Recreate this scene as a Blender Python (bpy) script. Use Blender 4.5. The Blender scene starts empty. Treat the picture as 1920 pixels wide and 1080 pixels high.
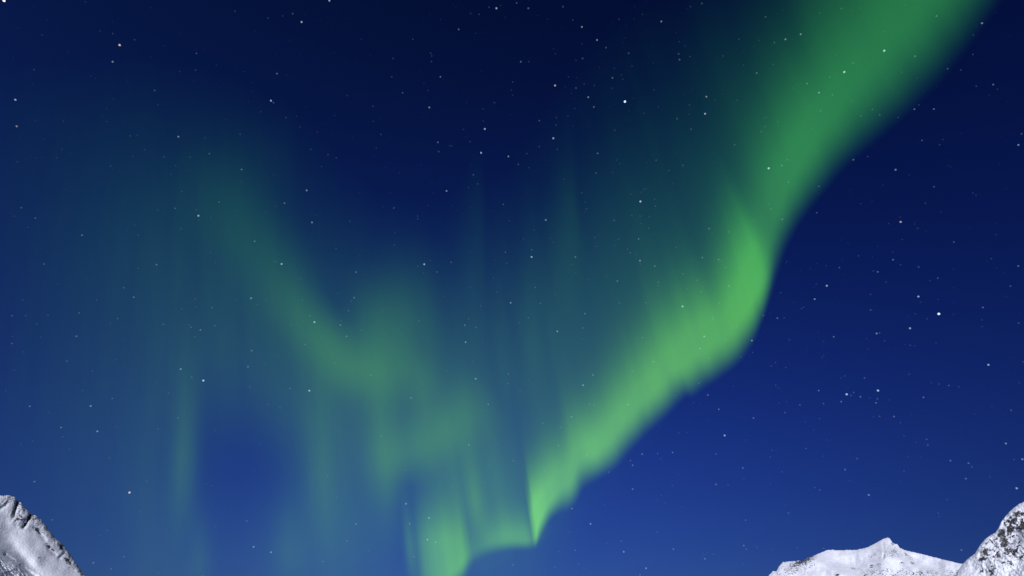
import bpy, bmesh, math, random
import numpy as np
from mathutils import Vector

random.seed(7)
S = bpy.context.scene
C = S.collection

# ------------------------------------------------------------------ camera, world, moon, exposure
FPX = 960.0 / math.tan(math.radians(42.0))          # focal length in photo pixels (84 degree lens)
PITCH = math.radians(35.0)
CAM = np.array([0.0, 0.0, 1.7])
cd = bpy.data.cameras.new("camera")
cam = bpy.data.objects.new("camera", cd)
C.objects.link(cam)
cam.location = CAM
cam.rotation_euler = (math.pi / 2 + PITCH, 0, 0)
cd.sensor_width = 36.0
cd.angle = math.radians(84.0)
cd.clip_start = 0.1
cd.clip_end = 6.0e6
S.camera = cam

MOON_AZ, MOON_EL = math.radians(-170.0), math.radians(24.0)   # azimuth from +Y clockwise: behind the camera, to its left
w = bpy.data.worlds.new("World")
S.world = w
w.use_nodes = True
nt = w.node_tree
bg = nt.nodes["Background"]
sky = nt.nodes.new("ShaderNodeTexSky")
sky.sky_type = 'NISHITA'
sky.sun_disc = False
sky.sun_elevation = MOON_EL
sky.sun_rotation = MOON_AZ
sky.altitude = 0
sky.air_density = 1.0
sky.dust_density = 0.4
sky.ozone_density = 2.0
mul = nt.nodes.new("ShaderNodeMix"); mul.data_type = 'RGBA'; mul.blend_type = 'MULTIPLY'
mul.inputs[0].default_value = 1.0
mul.inputs[7].default_value = SKY_TINT = (0.3225, 0.3805, 0.625, 1)
gam = nt.nodes.new("ShaderNodeGamma"); gam.inputs[1].default_value = 1.5
nt.links.new(sky.outputs[0], mul.inputs[6])
nt.links.new(mul.outputs[2], gam.inputs[0])
# fitted ramps over the world direction, brighter at mid height and to the left
geo = nt.nodes.new("ShaderNodeTexCoord")
sep = nt.nodes.new("ShaderNodeSeparateXYZ")
nt.links.new(geo.outputs["Generated"], sep.inputs[0])
K = [[-0.702, 2.866, -3.102, -0.535, -0.545], [-0.422, 2.352, -2.254, -0.527, -0.476], [-0.299, 3.299, -3.1, -0.298, -0.491]]


def sky_ramp(out, lo, hi, fn, n=11):
    mr = nt.nodes.new("ShaderNodeMapRange"); mr.inputs[1].default_value = lo; mr.inputs[2].default_value = hi
    nt.links.new(out, mr.inputs[0])
    r = nt.nodes.new("ShaderNodeValToRGB")
    els = r.color_ramp.elements
    while len(els) < n:
        els.new(0.5)
    for i in range(n):
        q = i / (n - 1)
        els[i].position = q
        els[i].color = tuple(fn(k, lo + (hi - lo) * q) for k in K) + (1,)
    r.color_ramp.interpolation = 'B_SPLINE'
    nt.links.new(mr.outputs[0], r.inputs[0])
    return r.outputs[0]


rz = sky_ramp(sep.outputs[2], 0.1, 0.95, lambda k, z: 0.5 * math.exp(k[0] + k[1] * z + k[2] * z * z))
rx = sky_ramp(sep.outputs[0], -0.7, 0.7, lambda k, x: 0.5 * math.exp(k[3] * x + k[4] * x * x))
prev = gam.outputs[0]
for r in (rz, rx):
    mm = nt.nodes.new("ShaderNodeMix"); mm.data_type = 'RGBA'; mm.blend_type = 'MULTIPLY'
    mm.inputs[0].default_value = 1.0
    nt.links.new(prev, mm.inputs[6]); nt.links.new(r, mm.inputs[7])
    prev = mm.outputs[2]
nt.links.new(prev, bg.inputs[0])
bg.inputs[1].default_value = 0.1

ld = bpy.data.lights.new("moon", 'SUN')
ld.energy = 3.8
ld.angle = math.radians(0.5)
ld.color = (0.95, 0.95, 1.0)
moon = bpy.data.objects.new("moon", ld)
C.objects.link(moon)
md = Vector((math.sin(MOON_AZ) * math.cos(MOON_EL), math.cos(MOON_AZ) * math.cos(MOON_EL), math.sin(MOON_EL)))
moon.rotation_euler = md.to_track_quat('Z', 'Y').to_euler()
moon.location = md * 2000

vs = S.view_settings
vs.view_transform = 'Standard'; vs.look = 'None'; vs.exposure = 0; vs.gamma = 1; vs.use_curve_mapping = False
S.cycles.transparent_max_bounces = 48

# ------------------------------------------------------------------ helpers
CF = np.array([0.0, math.cos(PITCH), math.sin(PITCH)])
CR = np.array([1.0, 0.0, 0.0])
CU = np.array([0.0, -math.sin(PITCH), math.cos(PITCH)])


def ray(px, py):
    """direction of a photo pixel, of depth 1 along the lens axis"""
    px = np.asarray(px, float)[..., None]; py = np.asarray(py, float)[..., None]
    return CF + CR * (px - 960.0) / FPX + CU * (540.0 - py) / FPX


def sstep(a, b, x):
    t = np.clip((np.asarray(x, float) - a) / (b - a), 0, 1)
    return t * t * (3 - 2 * t)


def perlin(x, y, seed=0):
    rng = np.random.RandomState(seed)
    perm = rng.permutation(256); perm = np.concatenate([perm, perm, perm])
    ang = rng.rand(256) * 2 * math.pi
    gx, gy = np.cos(ang), np.sin(ang)
    xi = np.floor(x).astype(int); yi = np.floor(y).astype(int)
    xf = x - xi; yf = y - yi
    xi &= 255; yi &= 255
    u = xf ** 3 * (xf * (xf * 6 - 15) + 10); v = yf ** 3 * (yf * (yf * 6 - 15) + 10)

    def g(ix, iy, dx, dy):
        h = perm[perm[ix] + iy]
        return gx[h] * dx + gy[h] * dy
    a = g(xi, yi, xf, yf); b = g(xi + 1, yi, xf - 1, yf)
    c = g(xi, yi + 1, xf, yf - 1); d = g(xi + 1, yi + 1, xf - 1, yf - 1)
    return (a * (1 - u) + b * u) * (1 - v) + (c * (1 - u) + d * u) * v


def fbm(x, y, octaves=4, seed=0, gain=0.5, ridged=False):
    s = np.zeros_like(x, float); amp = 1.0; f = 1.0
    for k in range(octaves):
        n = perlin(x * f + 17.3 * k, y * f - 9.1 * k, seed + k)
        s += amp * ((1 - 2.2 * np.abs(n)) if ridged else n)
        amp *= gain; f *= 2.03
    return s


def grid_mesh(name, P, mat, attrs=None, keep=None, smooth=True):
    """one mesh over an (rows, columns, 3) array of points; attrs: {name: (rows, columns, 3) colours}; keep: faces mask"""
    n, m, _ = P.shape
    idx = np.arange(n * m).reshape(n, m)
    q = np.stack([idx[:-1, :-1], idx[:-1, 1:], idx[1:, 1:], idx[1:, :-1]], -1)
    if keep is not None:
        q = q[keep]
    q = q.reshape(-1, 4)
    used = np.unique(q)
    remap = np.full(n * m, -1); remap[used] = np.arange(len(used))
    q = remap[q]
    pts = P.reshape(-1, 3)[used]
    me = bpy.data.meshes.new(name)
    me.vertices.add(len(pts)); me.vertices.foreach_set("co", pts.astype(np.float32).ravel())
    me.loops.add(q.size); me.loops.foreach_set("vertex_index", q.astype(np.int32).ravel())
    me.polygons.add(len(q))
    me.polygons.foreach_set("loop_start", np.arange(0, q.size, 4, dtype=np.int32))
    me.polygons.foreach_set("loop_total", np.full(len(q), 4, dtype=np.int32))
    if smooth:
        me.polygons.foreach_set("use_smooth", np.ones(len(q), bool))
    for k, v in (attrs or {}).items():
        v = v.reshape(n * m, -1)[used]
        col = np.ones((len(used), 4), np.float32); col[:, :v.shape[1]] = v
        if v.shape[1] == 1:
            col[:, :3] = v
        a = me.color_attributes.new(k, 'FLOAT_COLOR', 'POINT')
        a.data.foreach_set("color", col.ravel())
    me.update(); me.validate()
    me.materials.append(mat)
    o = bpy.data.objects.new(name, me)
    C.objects.link(o)
    return o


def tag(o, label=None, cat=None, group=None, kind=None):
    if label: o["label"] = label
    if cat: o["category"] = cat
    if group: o["group"] = group
    if kind: o["kind"] = kind
    return o


def empty(name, loc):
    o = bpy.data.objects.new(name, None)
    o.location = loc
    C.objects.link(o)
    return o


def new_mat(name):
    m = bpy.data.materials.new(name); m.use_nodes = True
    m.node_tree.nodes.clear()
    return m, m.node_tree, m.node_tree.nodes, m.node_tree.links


# ------------------------------------------------------------------ snow and rock
def snow_rock(name, metres, angle, stretch, warm):
    """snow over dark rock: where the attribute 'rock' says the face is exposed, broken noise patches show through"""
    m, t, N, L = new_mat(name)
    out = N.new("ShaderNodeOutputMaterial")
    snow = N.new("ShaderNodeBsdfPrincipled"); snow.inputs["Roughness"].default_value = 0.75
    snow.inputs["Specular IOR Level"].default_value = 0.2
    rock = N.new("ShaderNodeBsdfPrincipled"); rock.inputs["Roughness"].default_value = 0.9
    geo = N.new("ShaderNodeNewGeometry")
    mp = N.new("ShaderNodeMapping"); mp.vector_type = 'TEXTURE'
    mp.inputs["Rotation"].default_value = (0, angle, 0)
    mp.inputs["Scale"].default_value = (metres * stretch, metres * stretch, metres)
    L.new(geo.outputs["Position"], mp.inputs["Vector"])
    n1 = N.new("ShaderNodeTexNoise"); n1.inputs["Scale"].default_value = 1.0
    n1.inputs["Detail"].default_value = 6; n1.inputs["Roughness"].default_value = 0.68
    L.new(mp.outputs[0], n1.inputs["Vector"])
    at = N.new("ShaderNodeAttribute"); at.attribute_name = "rock"
    # exposed = noise + rock - 1 > 0
    ad = N.new("ShaderNodeMath"); ad.operation = 'ADD'
    ct = N.new("ShaderNodeMapRange"); ct.clamp = False
    ct.inputs[1].default_value = 0.3; ct.inputs[2].default_value = 0.7; ct.inputs[3].default_value = 0.1; ct.inputs[4].default_value = 0.9
    L.new(n1.outputs[0], ct.inputs[0]); L.new(ct.outputs[0], ad.inputs[0]); L.new(at.outputs["Fac"], ad.inputs[1])
    mr = N.new("ShaderNodeMapRange"); mr.interpolation_type = 'SMOOTHSTEP'
    mr.inputs[1].default_value = 0.93; mr.inputs[2].default_value = 1.07
    L.new(ad.outputs[0], mr.inputs[0])
    n2 = N.new("ShaderNodeTexNoise"); n2.inputs["Scale"].default_value = 0.02; n2.inputs["Detail"].default_value = 5
    L.new(geo.outputs["Position"], n2.inputs["Vector"])
    r1 = N.new("ShaderNodeValToRGB")
    r1.color_ramp.elements[0].position = 0.3; r1.color_ramp.elements[0].color = (0.62, 0.64, 0.70, 1)
    r1.color_ramp.elements[1].position = 0.7; r1.color_ramp.elements[1].color = (0.76, 0.77, 0.82, 1)
    L.new(n2.outputs[0], r1.inputs[0]); L.new(r1.outputs[0], snow.inputs["Base Color"])
    r2 = N.new("ShaderNodeValToRGB")
    r2.color_ramp.elements[0].position = 0.35; r2.color_ramp.elements[0].color = (0.016 * warm, 0.016, 0.019, 1)
    r2.color_ramp.elements[1].position = 0.7; r2.color_ramp.elements[1].color = (0.075 * warm, 0.072, 0.074, 1)
    n3 = N.new("ShaderNodeTexNoise"); n3.inputs["Scale"].default_value = 0.09; n3.inputs["Detail"].default_value = 5
    L.new(geo.outputs["Position"], n3.inputs["Vector"])
    L.new(n3.outputs[0], r2.inputs[0]); L.new(r2.outputs[0], rock.inputs["Base Color"])
    mx = N.new("ShaderNodeMixShader")
    L.new(mr.outputs[0], mx.inputs[0]); L.new(snow.outputs[0], mx.inputs[1]); L.new(rock.outputs[0], mx.inputs[2])
    L.new(mx.outputs[0], out.inputs["Surface"])
    return m


HORIZON = 540.0 + FPX * math.tan(PITCH)              # photo row of the horizon


def mountain(name, sky_pts, dist, depth, relief, rockiness, mat, step, jag, seed, top, round_, rows=330):
    """A mountain whose front is a relief: each point keeps its bearing and its height angle and gets its own distance.
    sky_pts: crest as photo pixels (x, y); dist(x): metres to the crest; depth: slope run per metre of height;
    relief(x, y): metres towards the viewer; rockiness(x, y): 0..1."""
    sx = np.array([p[0] for p in sky_pts], float); sy = np.array([p[1] for p in sky_pts], float)
    xs = [sx[0]]
    while xs[-1] < sx[-1]:
        x = xs[-1]
        xs.append(x + (step if -12 < x < 1932 else step * 5))
    xs = np.array(xs)
    crest = np.interp(xs, sx, sy)
    jagged = jag * fbm(xs / 6.0, xs * 0 + seed, 4, seed, 0.6)
    v = np.concatenate([np.linspace(0, 0.55, 24, endpoint=False), np.linspace(0.55, 1.0, rows)])
    X = np.broadcast_to(xs, (len(v), len(xs)))
    V = np.broadcast_to(v[:, None], X.shape)
    Y = HORIZON + (crest[None, :] - HORIZON) * V + jagged[None, :] * V ** 30
    d = ray(X, Y)
    h = np.hypot(d[..., 0], d[..., 1])
    T = d[..., 2] / h
    R0 = dist(X)
    Hc = R0[0] * T[-1]
    # a sloping face (depth metres of run per metre of height), rounded off along the crest, with its relief
    below = Y - (crest + jagged)[None, :]
    R = (R0 - depth * top) / (1 - depth * T)
    R = R + round_ * np.exp(-below / 5.0) - relief(X, Y) * sstep(0.0, 0.3, V)
    P = np.stack([d[..., 0] / h * R, d[..., 1] / h * R, R * T + CAM[2] - 4 * (V <= 0)], -1)
    Hc = P[-1, :, 2]
    # far side of the mountain
    back = []
    for k in range(1, 26):
        q = k / 25.0
        rr = P[-1].copy()
        hd = np.hypot(rr[:, 0], rr[:, 1]); z = rr[:, 2] * (1 - q) ** 1.1 - 4 * (k == 25)
        run = hd + q * Hc * 1.5 + 25 * q * fbm(xs / 30, xs * 0 + q * 4, 3, seed + 9)
        back.append(np.stack([rr[:, 0] / hd * run, rr[:, 1] / hd * run, z], -1))
    P = np.concatenate([P, np.array(back)], 0)
    rk = rockiness(X, Y)
    rk = np.concatenate([rk, np.repeat(rk[-1:], 25, 0)], 0)
    o = grid_mesh(name, P, mat, {"rock": rk[..., None]})
    tag(o, kind="structure")
    return o


def blob(X, Y, cx, cy, sx, sy, ang=0.0):
    c, s = math.cos(ang), math.sin(ang)
    u = (X - cx) * c + (Y - cy) * s; v = -(X - cx) * s + (Y - cy) * c
    return np.exp(-0.5 * ((u / sx) ** 2 + (v / sy) ** 2))


def seg_dist(X, Y, pts):
    """distance in pixels to a polyline, and the position along it 0..1"""
    best = np.full(X.shape, 1e9); pos = np.zeros(X.shape)
    n = len(pts) - 1
    for i in range(n):
        (x0, y0), (x1, y1) = pts[i][:2], pts[i + 1][:2]
        dx, dy = x1 - x0, y1 - y0
        t = np.clip(((X - x0) * dx + (Y - y0) * dy) / (dx * dx + dy * dy), 0, 1)
        dd = np.hypot(X - x0 - t * dx, Y - y0 - t * dy)
        b = dd < best
        best = np.where(b, dd, best); pos = np.where(b, (i + t) / n, pos)
    return best, pos


# ground: one snow sheet to the horizon
gm, t, N, L = new_mat("valley snow")
out = N.new("ShaderNodeOutputMaterial"); b = N.new("ShaderNodeBsdfPrincipled")
nz = N.new("ShaderNodeTexNoise"); nz.inputs["Scale"].default_value = 0.01; nz.inputs["Detail"].default_value = 8
rr = N.new("ShaderNodeValToRGB"); rr.color_ramp.elements[0].color = (0.62, 0.63, 0.67, 1); rr.color_ramp.elements[1].color = (0.8, 0.8, 0.83, 1)
gg = N.new("ShaderNodeNewGeometry"); L.new(gg.outputs["Position"], nz.inputs["Vector"]); L.new(nz.outputs[0], rr.inputs[0]); L.new(rr.outputs[0], b.inputs["Base Color"])
b.inputs["Roughness"].default_value = 0.8; L.new(b.outputs[0], out.inputs["Surface"])
rad = np.concatenate([[0.0], np.geomspace(3, 60000, 60)])
th = np.linspace(0, 2 * math.pi, 121)
RR, TH = np.meshgrid(rad, th, indexing='ij')
GX, GY = RR * np.sin(TH), RR * np.cos(TH)
GZ = 0.5 * np.clip(RR / 300, 0, 1) * fbm(GX / 180 + 300, GY / 180 + 300, 4, 3) * (RR > 40)
tag(grid_mesh("snow_ground", np.stack([GX, GY, GZ], -1), gm), kind="structure")

# mountain on the left
left_sky = [(-800, 1284), (-640, 1130), (-520, 1040), (-420, 985), (-330, 950), (-260, 962), (-180, 935), (-110, 948), (-60, 936), (-25, 930), (0, 929), (20, 929), (28, 933), (35, 941), (40, 944),
            (48, 954), (59, 964), (66, 966), (70, 969), (78, 975), (84, 983), (93, 995), (102, 1008), (115, 1018), (126, 1032),
            (137, 1047), (148, 1064), (160, 1080), (178, 1106), (205, 1146), (250, 1205), (300, 1255), (335, 1283)]


def left_relief(X, Y):
    r = 32 * fbm(X / 70.0, Y / 70.0, 3, 11)
    # spur of the crest, snow bowl below it, dark gullies cut through the crest rocks
    r += 20 * fbm((X + Y) / 10.0, (Y - X) / 20.0, 4, 21, 0.55) * left_crag(X, Y)
    r -= 60 * blob(X, Y, 14, 1000, 40, 20, 0.55)
    r += 25 * blob(X, Y, 75, 1035, 50, 20, 0.75)
    r += 240 * blob(X, Y, -58, 1066, 56, 36, 0.75)  # bulge out of view, shaped so its right flank lies in shade
    r -= 60 * blob(X, Y, 45, 1052, 40, 9, 0.8)
    for pts, wd, dp in ((((33, 941), (30, 952), (25, 968)), 3.2, 44), (((57, 966), (51, 978), (44, 988)), 3.0, 50), (((20, 935), (10, 948), (0, 955)), 3.5, 18),
                        (((74, 1000), (84, 1012)), 4.0, 16), (((92, 1030), (104, 1040)), 3.5, 14), (((116, 1024), (122, 1036), (112, 1046)), 3.5, 20),
                        (((10, 1040), (40, 1062), (70, 1084)), 3.5, 26), (((0, 1058), (30, 1082)), 3.5, 22)):
        dd, _ = seg_dist(X, Y, pts)
        r -= dp * np.exp(-(dd / wd) ** 2)
    r += 16 * fbm((X + Y) / 26.0, (Y - X) / 5.0, 4, 31, 0.6) * sstep(1022, 1062, Y - 0.55 * X)
    r += 2.2 * fbm(X / 4.0, Y / 4.0, 4, 41, 0.6)
    return r


def left_crag(X, Y):
    crest = np.interp(X, [p[0] for p in left_sky], [p[1] for p in left_sky])
    below = Y - crest
    c = sstep(30, 4, below) * sstep(-10, 25, X) * 0.8 + sstep(26, 6, below) * sstep(25, -20, X) * 0.6
    c = np.maximum(c, 0.9 * blob(X, Y, 38, 972, 16, 10, 0.7))
    return np.clip(c, 0, 1)


def left_rock(X, Y):
    crest = np.interp(X, [p[0] for p in left_sky], [p[1] for p in left_sky])
    below = Y - crest
    r = 0.50 * left_crag(X, Y)
    for cx, cy, sx_, sy_, a, k in ((32, 945, 9, 3.4, 2.0, 0.80), (27, 958, 9, 3.2, 1.9, 0.72), (56, 970, 10, 3.8, 2.25, 0.85), (47, 984, 7, 2.8, 2.3, 0.65),
                                   (12, 944, 9, 4, -0.6, 0.44), (37, 974, 9, 5, -0.7, 0.42), (70, 994, 9, 4, 0.8, 0.72), (82, 1003, 6, 4, 0.9, 0.4),
                                   (90, 1024, 8, 3, 0.6, 0.66), (98, 1030, 6, 3, 0.6, 0.55), (115, 1026, 9, 4, 0.9, 0.70), (128, 1052, 9, 5, 1.0, 0.66), (118, 1044, 9, 5, 0.4, 0.36),
                                   (72, 1045, 5, 2, 0.2, 0.45), (132, 1064, 6, 5, 1.0, 0.4), (12, 1034, 14, 3, 0.5, 0.33), (40, 1062, 26, 3, 0.75, 0.36), (18, 1072, 22, 4, 0.7, 0.33)):
        r = np.maximum(r, k * blob(X, Y, cx, cy, sx_, sy_, a))
    r = np.maximum(r, 0.5 * sstep(4.5, 0.5, below) * sstep(70, 100, X))
    return np.clip(r + 0.10 * fbm(X / 9.0, Y / 9.0, 3, 51) + 0.05, 0, 1)


mountain("left_mountain", left_sky, lambda X: 4600 + 1.9 * (X - 60), 1.25, left_relief, left_rock,
         snow_rock("snow and crest rock", 8.5, 0.8, 2.0, 1.0), 1.0, 1.6, 5, 800.0, 70.0)

# pointed peak in the middle distance
mid_sky = [(1290, 1284), (1340, 1200), (1380, 1140), (1410, 1112), (1441, 1080), (1449, 1071), (1456, 1071), (1460, 1062.5), (1468, 1054), (1478, 1053), (1492, 1051.7), (1506, 1051),
           (1514, 1045.7), (1522, 1044), (1535.5, 1037.6), (1549, 1032), (1560, 1030.6), (1568, 1032), (1587, 1031.4), (1606, 1031), (1625, 1026.8), (1641, 1019),
           (1652, 1012.4), (1664, 1007.5), (1668, 1009), (1673.6, 1018), (1682, 1020.5), (1687, 1027), (1698, 1032), (1725, 1038), (1752, 1045), (1779, 1051.7),
           (1804, 1057.7), (1850, 1078), (1920, 1108), (2000, 1170), (2090, 1284)]


def mid_relief(X, Y):
    r = 70 * fbm(X / 55.0, Y / 40.0, 3, 12)
    r += 120 * blob(X, Y, 1662, 1050, 14, 34)                       # rib below the summit
    r -= 130 * blob(X, Y, 1590, 1056, 26, 12, 0.25)                 # snow bowl
    r += 130 * blob(X, Y, 1556, 1066, 60, 8, 0.42)
    r -= 140 * blob(X, Y, 1737, 1058, 36, 9, 0.38)
    r += 110 * blob(X, Y, 1712, 1062, 50, 7, 0.45)
    for pts, wd, dp in ((((1655, 1018), (1658, 1035), (1656, 1046)), 2.5, 26), (((1672, 1020), (1678, 1034)), 2.5, 26)):
        dd, _ = seg_dist(X, Y, pts)
        r -= dp * np.exp(-(dd / wd) ** 2)
    r += 14 * fbm(X / 7.0, Y / 9.0, 4, 22, 0.6) * mid_crag(X, Y)
    r += 3.5 * fbm(X / 5.0, Y / 5.0, 4, 42, 0.6)
    return r


def mid_crag(X, Y):
    return np.clip(blob(X, Y, 1672, 1040, 22, 14) + blob(X, Y, 1490, 1068, 40, 14, -0.25) + 0.5 * blob(X, Y, 1640, 1085, 70, 12), 0, 1)


def mid_rock(X, Y):
    r = 0.40 * blob(X, Y, 1676, 1036, 16, 11) + 0.34 * blob(X, Y, 1632, 1044, 12, 4, -0.5) + 0.38 * blob(X, Y, 1490, 1066, 34, 12, -0.3) + 0.40 * blob(X, Y, 1512, 1049, 18, 4, -0.35)
    r = np.maximum(r, 0.42 * blob(X, Y, 1675, 1018, 4, 5, 0.6))
    r = np.maximum(r, 0.40 * blob(X, Y, 1700, 1041, 16, 4, 0.6))
    r = np.maximum(r, 0.33 * sstep(1058, 1072, Y) * sstep(1600, 1620, X))
    for cx, cy in ((1635, 1060), (1648, 1058), (1634, 1063), (1719, 1078), (1729, 1074), (1570, 1078), (1690, 1055), (1712, 1056), (1600, 1066)):
        r = np.maximum(r, 0.52 * blob(X, Y, cx, cy, 4, 2.2))
    return np.clip(r + 0.12 * fbm(X / 8.0, Y / 8.0, 3, 52) + 0.06, 0, 1)


mountain("middle_mountain", mid_sky, lambda X: 8200 + 0.5 * (X - 1660), 1.3, mid_relief, mid_rock,
         snow_rock("snow and thin rock", 13.0, 0.9, 1.7, 1.0), 0.9, 1.2, 6, 1000.0, 40.0)

# steep mountain on the right
right_sky = [(1640, 1284), (1690, 1205), (1740, 1140), (1772, 1104), (1790, 1084), (1797, 1068), (1806, 1056.6), (1814.6, 1047.7), (1828, 1038), (1836, 1024.6), (1847, 1011), (1858, 1003), (1866, 999), (1873, 989),
             (1877, 978.6), (1887.6, 965), (1898.5, 954), (1909, 946), (1920, 940.6), (1945, 930), (1990, 915), (2060, 880), (2140, 905), (2240, 890), (2400, 960), (2560, 1060), (2700, 1170), (2840, 1284)]


def right_relief(X, Y):
    u = (X - Y); w_ = (X + Y)
    r = 45 * fbm(X / 60.0, Y / 60.0, 3, 13)
    r += 16 * fbm(u / 9.0, w_ / 14.0, 4, 23, 0.58) * right_crag(X, Y)
    r += 4 * fbm(X / 9.0, Y / 9.0, 4, 33, 0.6)
    r -= 60 * blob(X, Y, 1905, 1006, 12, 9, -0.8)
    r += 2.5 * fbm(X / 4.0, Y / 4.0, 3, 43, 0.6)
    return r


def right_crag(X, Y):
    return np.clip(blob(X, Y, 1890, 990, 40, 34, -0.9) + 0.6 * blob(X, Y, 1880, 1050, 60, 40), 0, 1)


def right_rock(X, Y):
    crest = np.interp(X, [p[0] for p in right_sky], [p[1] for p in right_sky])
    r = 0.35 * right_crag(X, Y)
    for cx, cy, sx_, sy_, a, k in ((1877, 1003, 13, 7, 1.2, 0.60), (1884, 1018, 10, 8, -0.8, 0.58), (1848, 1034, 9, 5, -0.6, 0.60), (1842, 1048, 11, 3, -0.2, 0.54), (1900, 972, 14, 7, -0.9, 0.52),
                                   (1868, 1042, 9, 4, -0.5, 0.52), (1915, 985, 12, 8, -0.9, 0.56), (1896, 996, 10, 4, -0.9, 0.55), (1863, 1068, 12, 4, -1.0, 0.46), (1905, 1030, 16, 4, -0.9, 0.44), (1880, 964, 10, 5, -0.9, 0.48),
                                   (1916, 962, 8, 5, -0.8, 0.48)):
        r = np.maximum(r, (k + 0.08) * blob(X, Y, cx, cy, sx_, sy_, a))
    r = r * sstep(1.0, 11.0, Y - crest)
    return np.clip(r + 0.12 * fbm(X / 9.0, Y / 9.0, 3, 53) + 0.08, 0, 1)


mountain("right_mountain", right_sky, lambda X: 3400 + 0.8 * (1860 - X), 1.1, right_relief, right_rock,
         snow_rock("snow and broken rock", 10.5, -0.8, 2.2, 1.0), 1.0, 0.9, 8, 700.0, 25.0)

# ------------------------------------------------------------------ aurora: thin glowing air about 100 km up
def glow_mat():
    m, t, N, L = new_mat("glowing air")
    out = N.new("ShaderNodeOutputMaterial")
    e = N.new("ShaderNodeEmission"); tr = N.new("ShaderNodeBsdfTransparent"); ad = N.new("ShaderNodeAddShader")
    a = N.new("ShaderNodeAttribute"); a.attribute_name = "glow"
    p = N.new("ShaderNodeAttribute"); p.attribute_name = "clear"
    L.new(a.outputs["Color"], e.inputs["Color"]); L.new(p.outputs["Color"], tr.inputs["Color"])
    L.new(e.outputs[0], ad.inputs[0]); L.new(tr.outputs[0], ad.inputs[1]); L.new(ad.outputs[0], out.inputs["Surface"])
    m.cycles.emission_sampling = 'NONE'
    return m


GLOW = glow_mat()
ZENITH = (450.0, -2300.0)          # photo point where all auroral rays converge (the magnetic zenith)
ALT = 100.0e3


def under(o, parent):
    if parent is not None:
        o.parent = parent
        o.location = -parent.location      # the points are already in world space


def colours(I, Y):
    """oxygen green; low down, yellowing by the air is painted into the glow, blue behind is cut"""
    I = np.clip(I, 0, None)
    q = sstep(50, 750, Y); q2 = sstep(300, 900, Y)
    glow = np.stack([I * (0.095 + 0.055 * q + 0.10 * q2 + 0.07 * I), I, I * (0.15 - 0.10 * q)], -1)
    clear = np.stack([np.ones_like(I), np.ones_like(I), 1 - (0.02 + 0.07 * q + 0.13 * q2) * (1 - np.exp(-I / 0.12))], -1)  # tint takes out blue behind, imitating a camera's response to strong green
    return glow, clear


def pchip(s, v, q):
    """smooth interpolation without overshoot"""
    s = np.asarray(s, float); v = np.asarray(v, float)
    h = np.diff(s); dl = np.diff(v) / h
    m = np.zeros_like(v); m[0], m[-1] = dl[0], dl[-1]
    for i in range(1, len(v) - 1):
        if dl[i - 1] * dl[i] > 0:
            m[i] = 2 * dl[i - 1] * dl[i] / (dl[i - 1] + dl[i])
    i = np.clip(np.searchsorted(s, q) - 1, 0, len(h) - 1)
    t = (q - s[i]) / h[i]
    return ((1 + 2 * t) * (1 - t) ** 2 * v[i] + t * (1 - t) ** 2 * h[i] * m[i] + t * t * (3 - 2 * t) * v[i + 1] + t * t * (t - 1) * h[i] * m[i + 1])


def catmull(pts, n):
    P = np.array(pts, float); P = np.vstack([2 * P[0] - P[1], P, 2 * P[-1] - P[-2]])
    out = []
    for i in range(1, len(P) - 2):
        t = np.linspace(0, 1, n, endpoint=False)[:, None]
        a, b, c, d = P[i - 1], P[i], P[i + 1], P[i + 2]
        out.append(0.5 * (2 * b + (c - a) * t + (2 * a - 5 * b + 4 * c - d) * t * t + (3 * b - a - 3 * c + d) * t ** 3))
    out.append(P[-2:-1])
    return np.vstack(out)


def lift(x, y, ex, ey):
    """a point on the field line that stands on edge pixel (ex, ey) at altitude ALT and shows at pixel (x, y)"""
    r0 = ray(ex, ey); w0 = (ALT - CAM[2]) / r0[..., 2]
    B = ray(ZENITH[0], ZENITH[1])
    tot = np.hypot(ZENITH[0] - ex, ZENITH[1] - ey)
    sgn = np.sign((x - ex) * (ZENITH[0] - ex) + (y - ey) * (ZENITH[1] - ey))
    fr = sgn * np.hypot(x - ex, y - ey) / tot
    lam = w0 * fr / (1 - fr)
    return CAM + r0 * w0[..., None] + B * lam[..., None]


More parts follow.
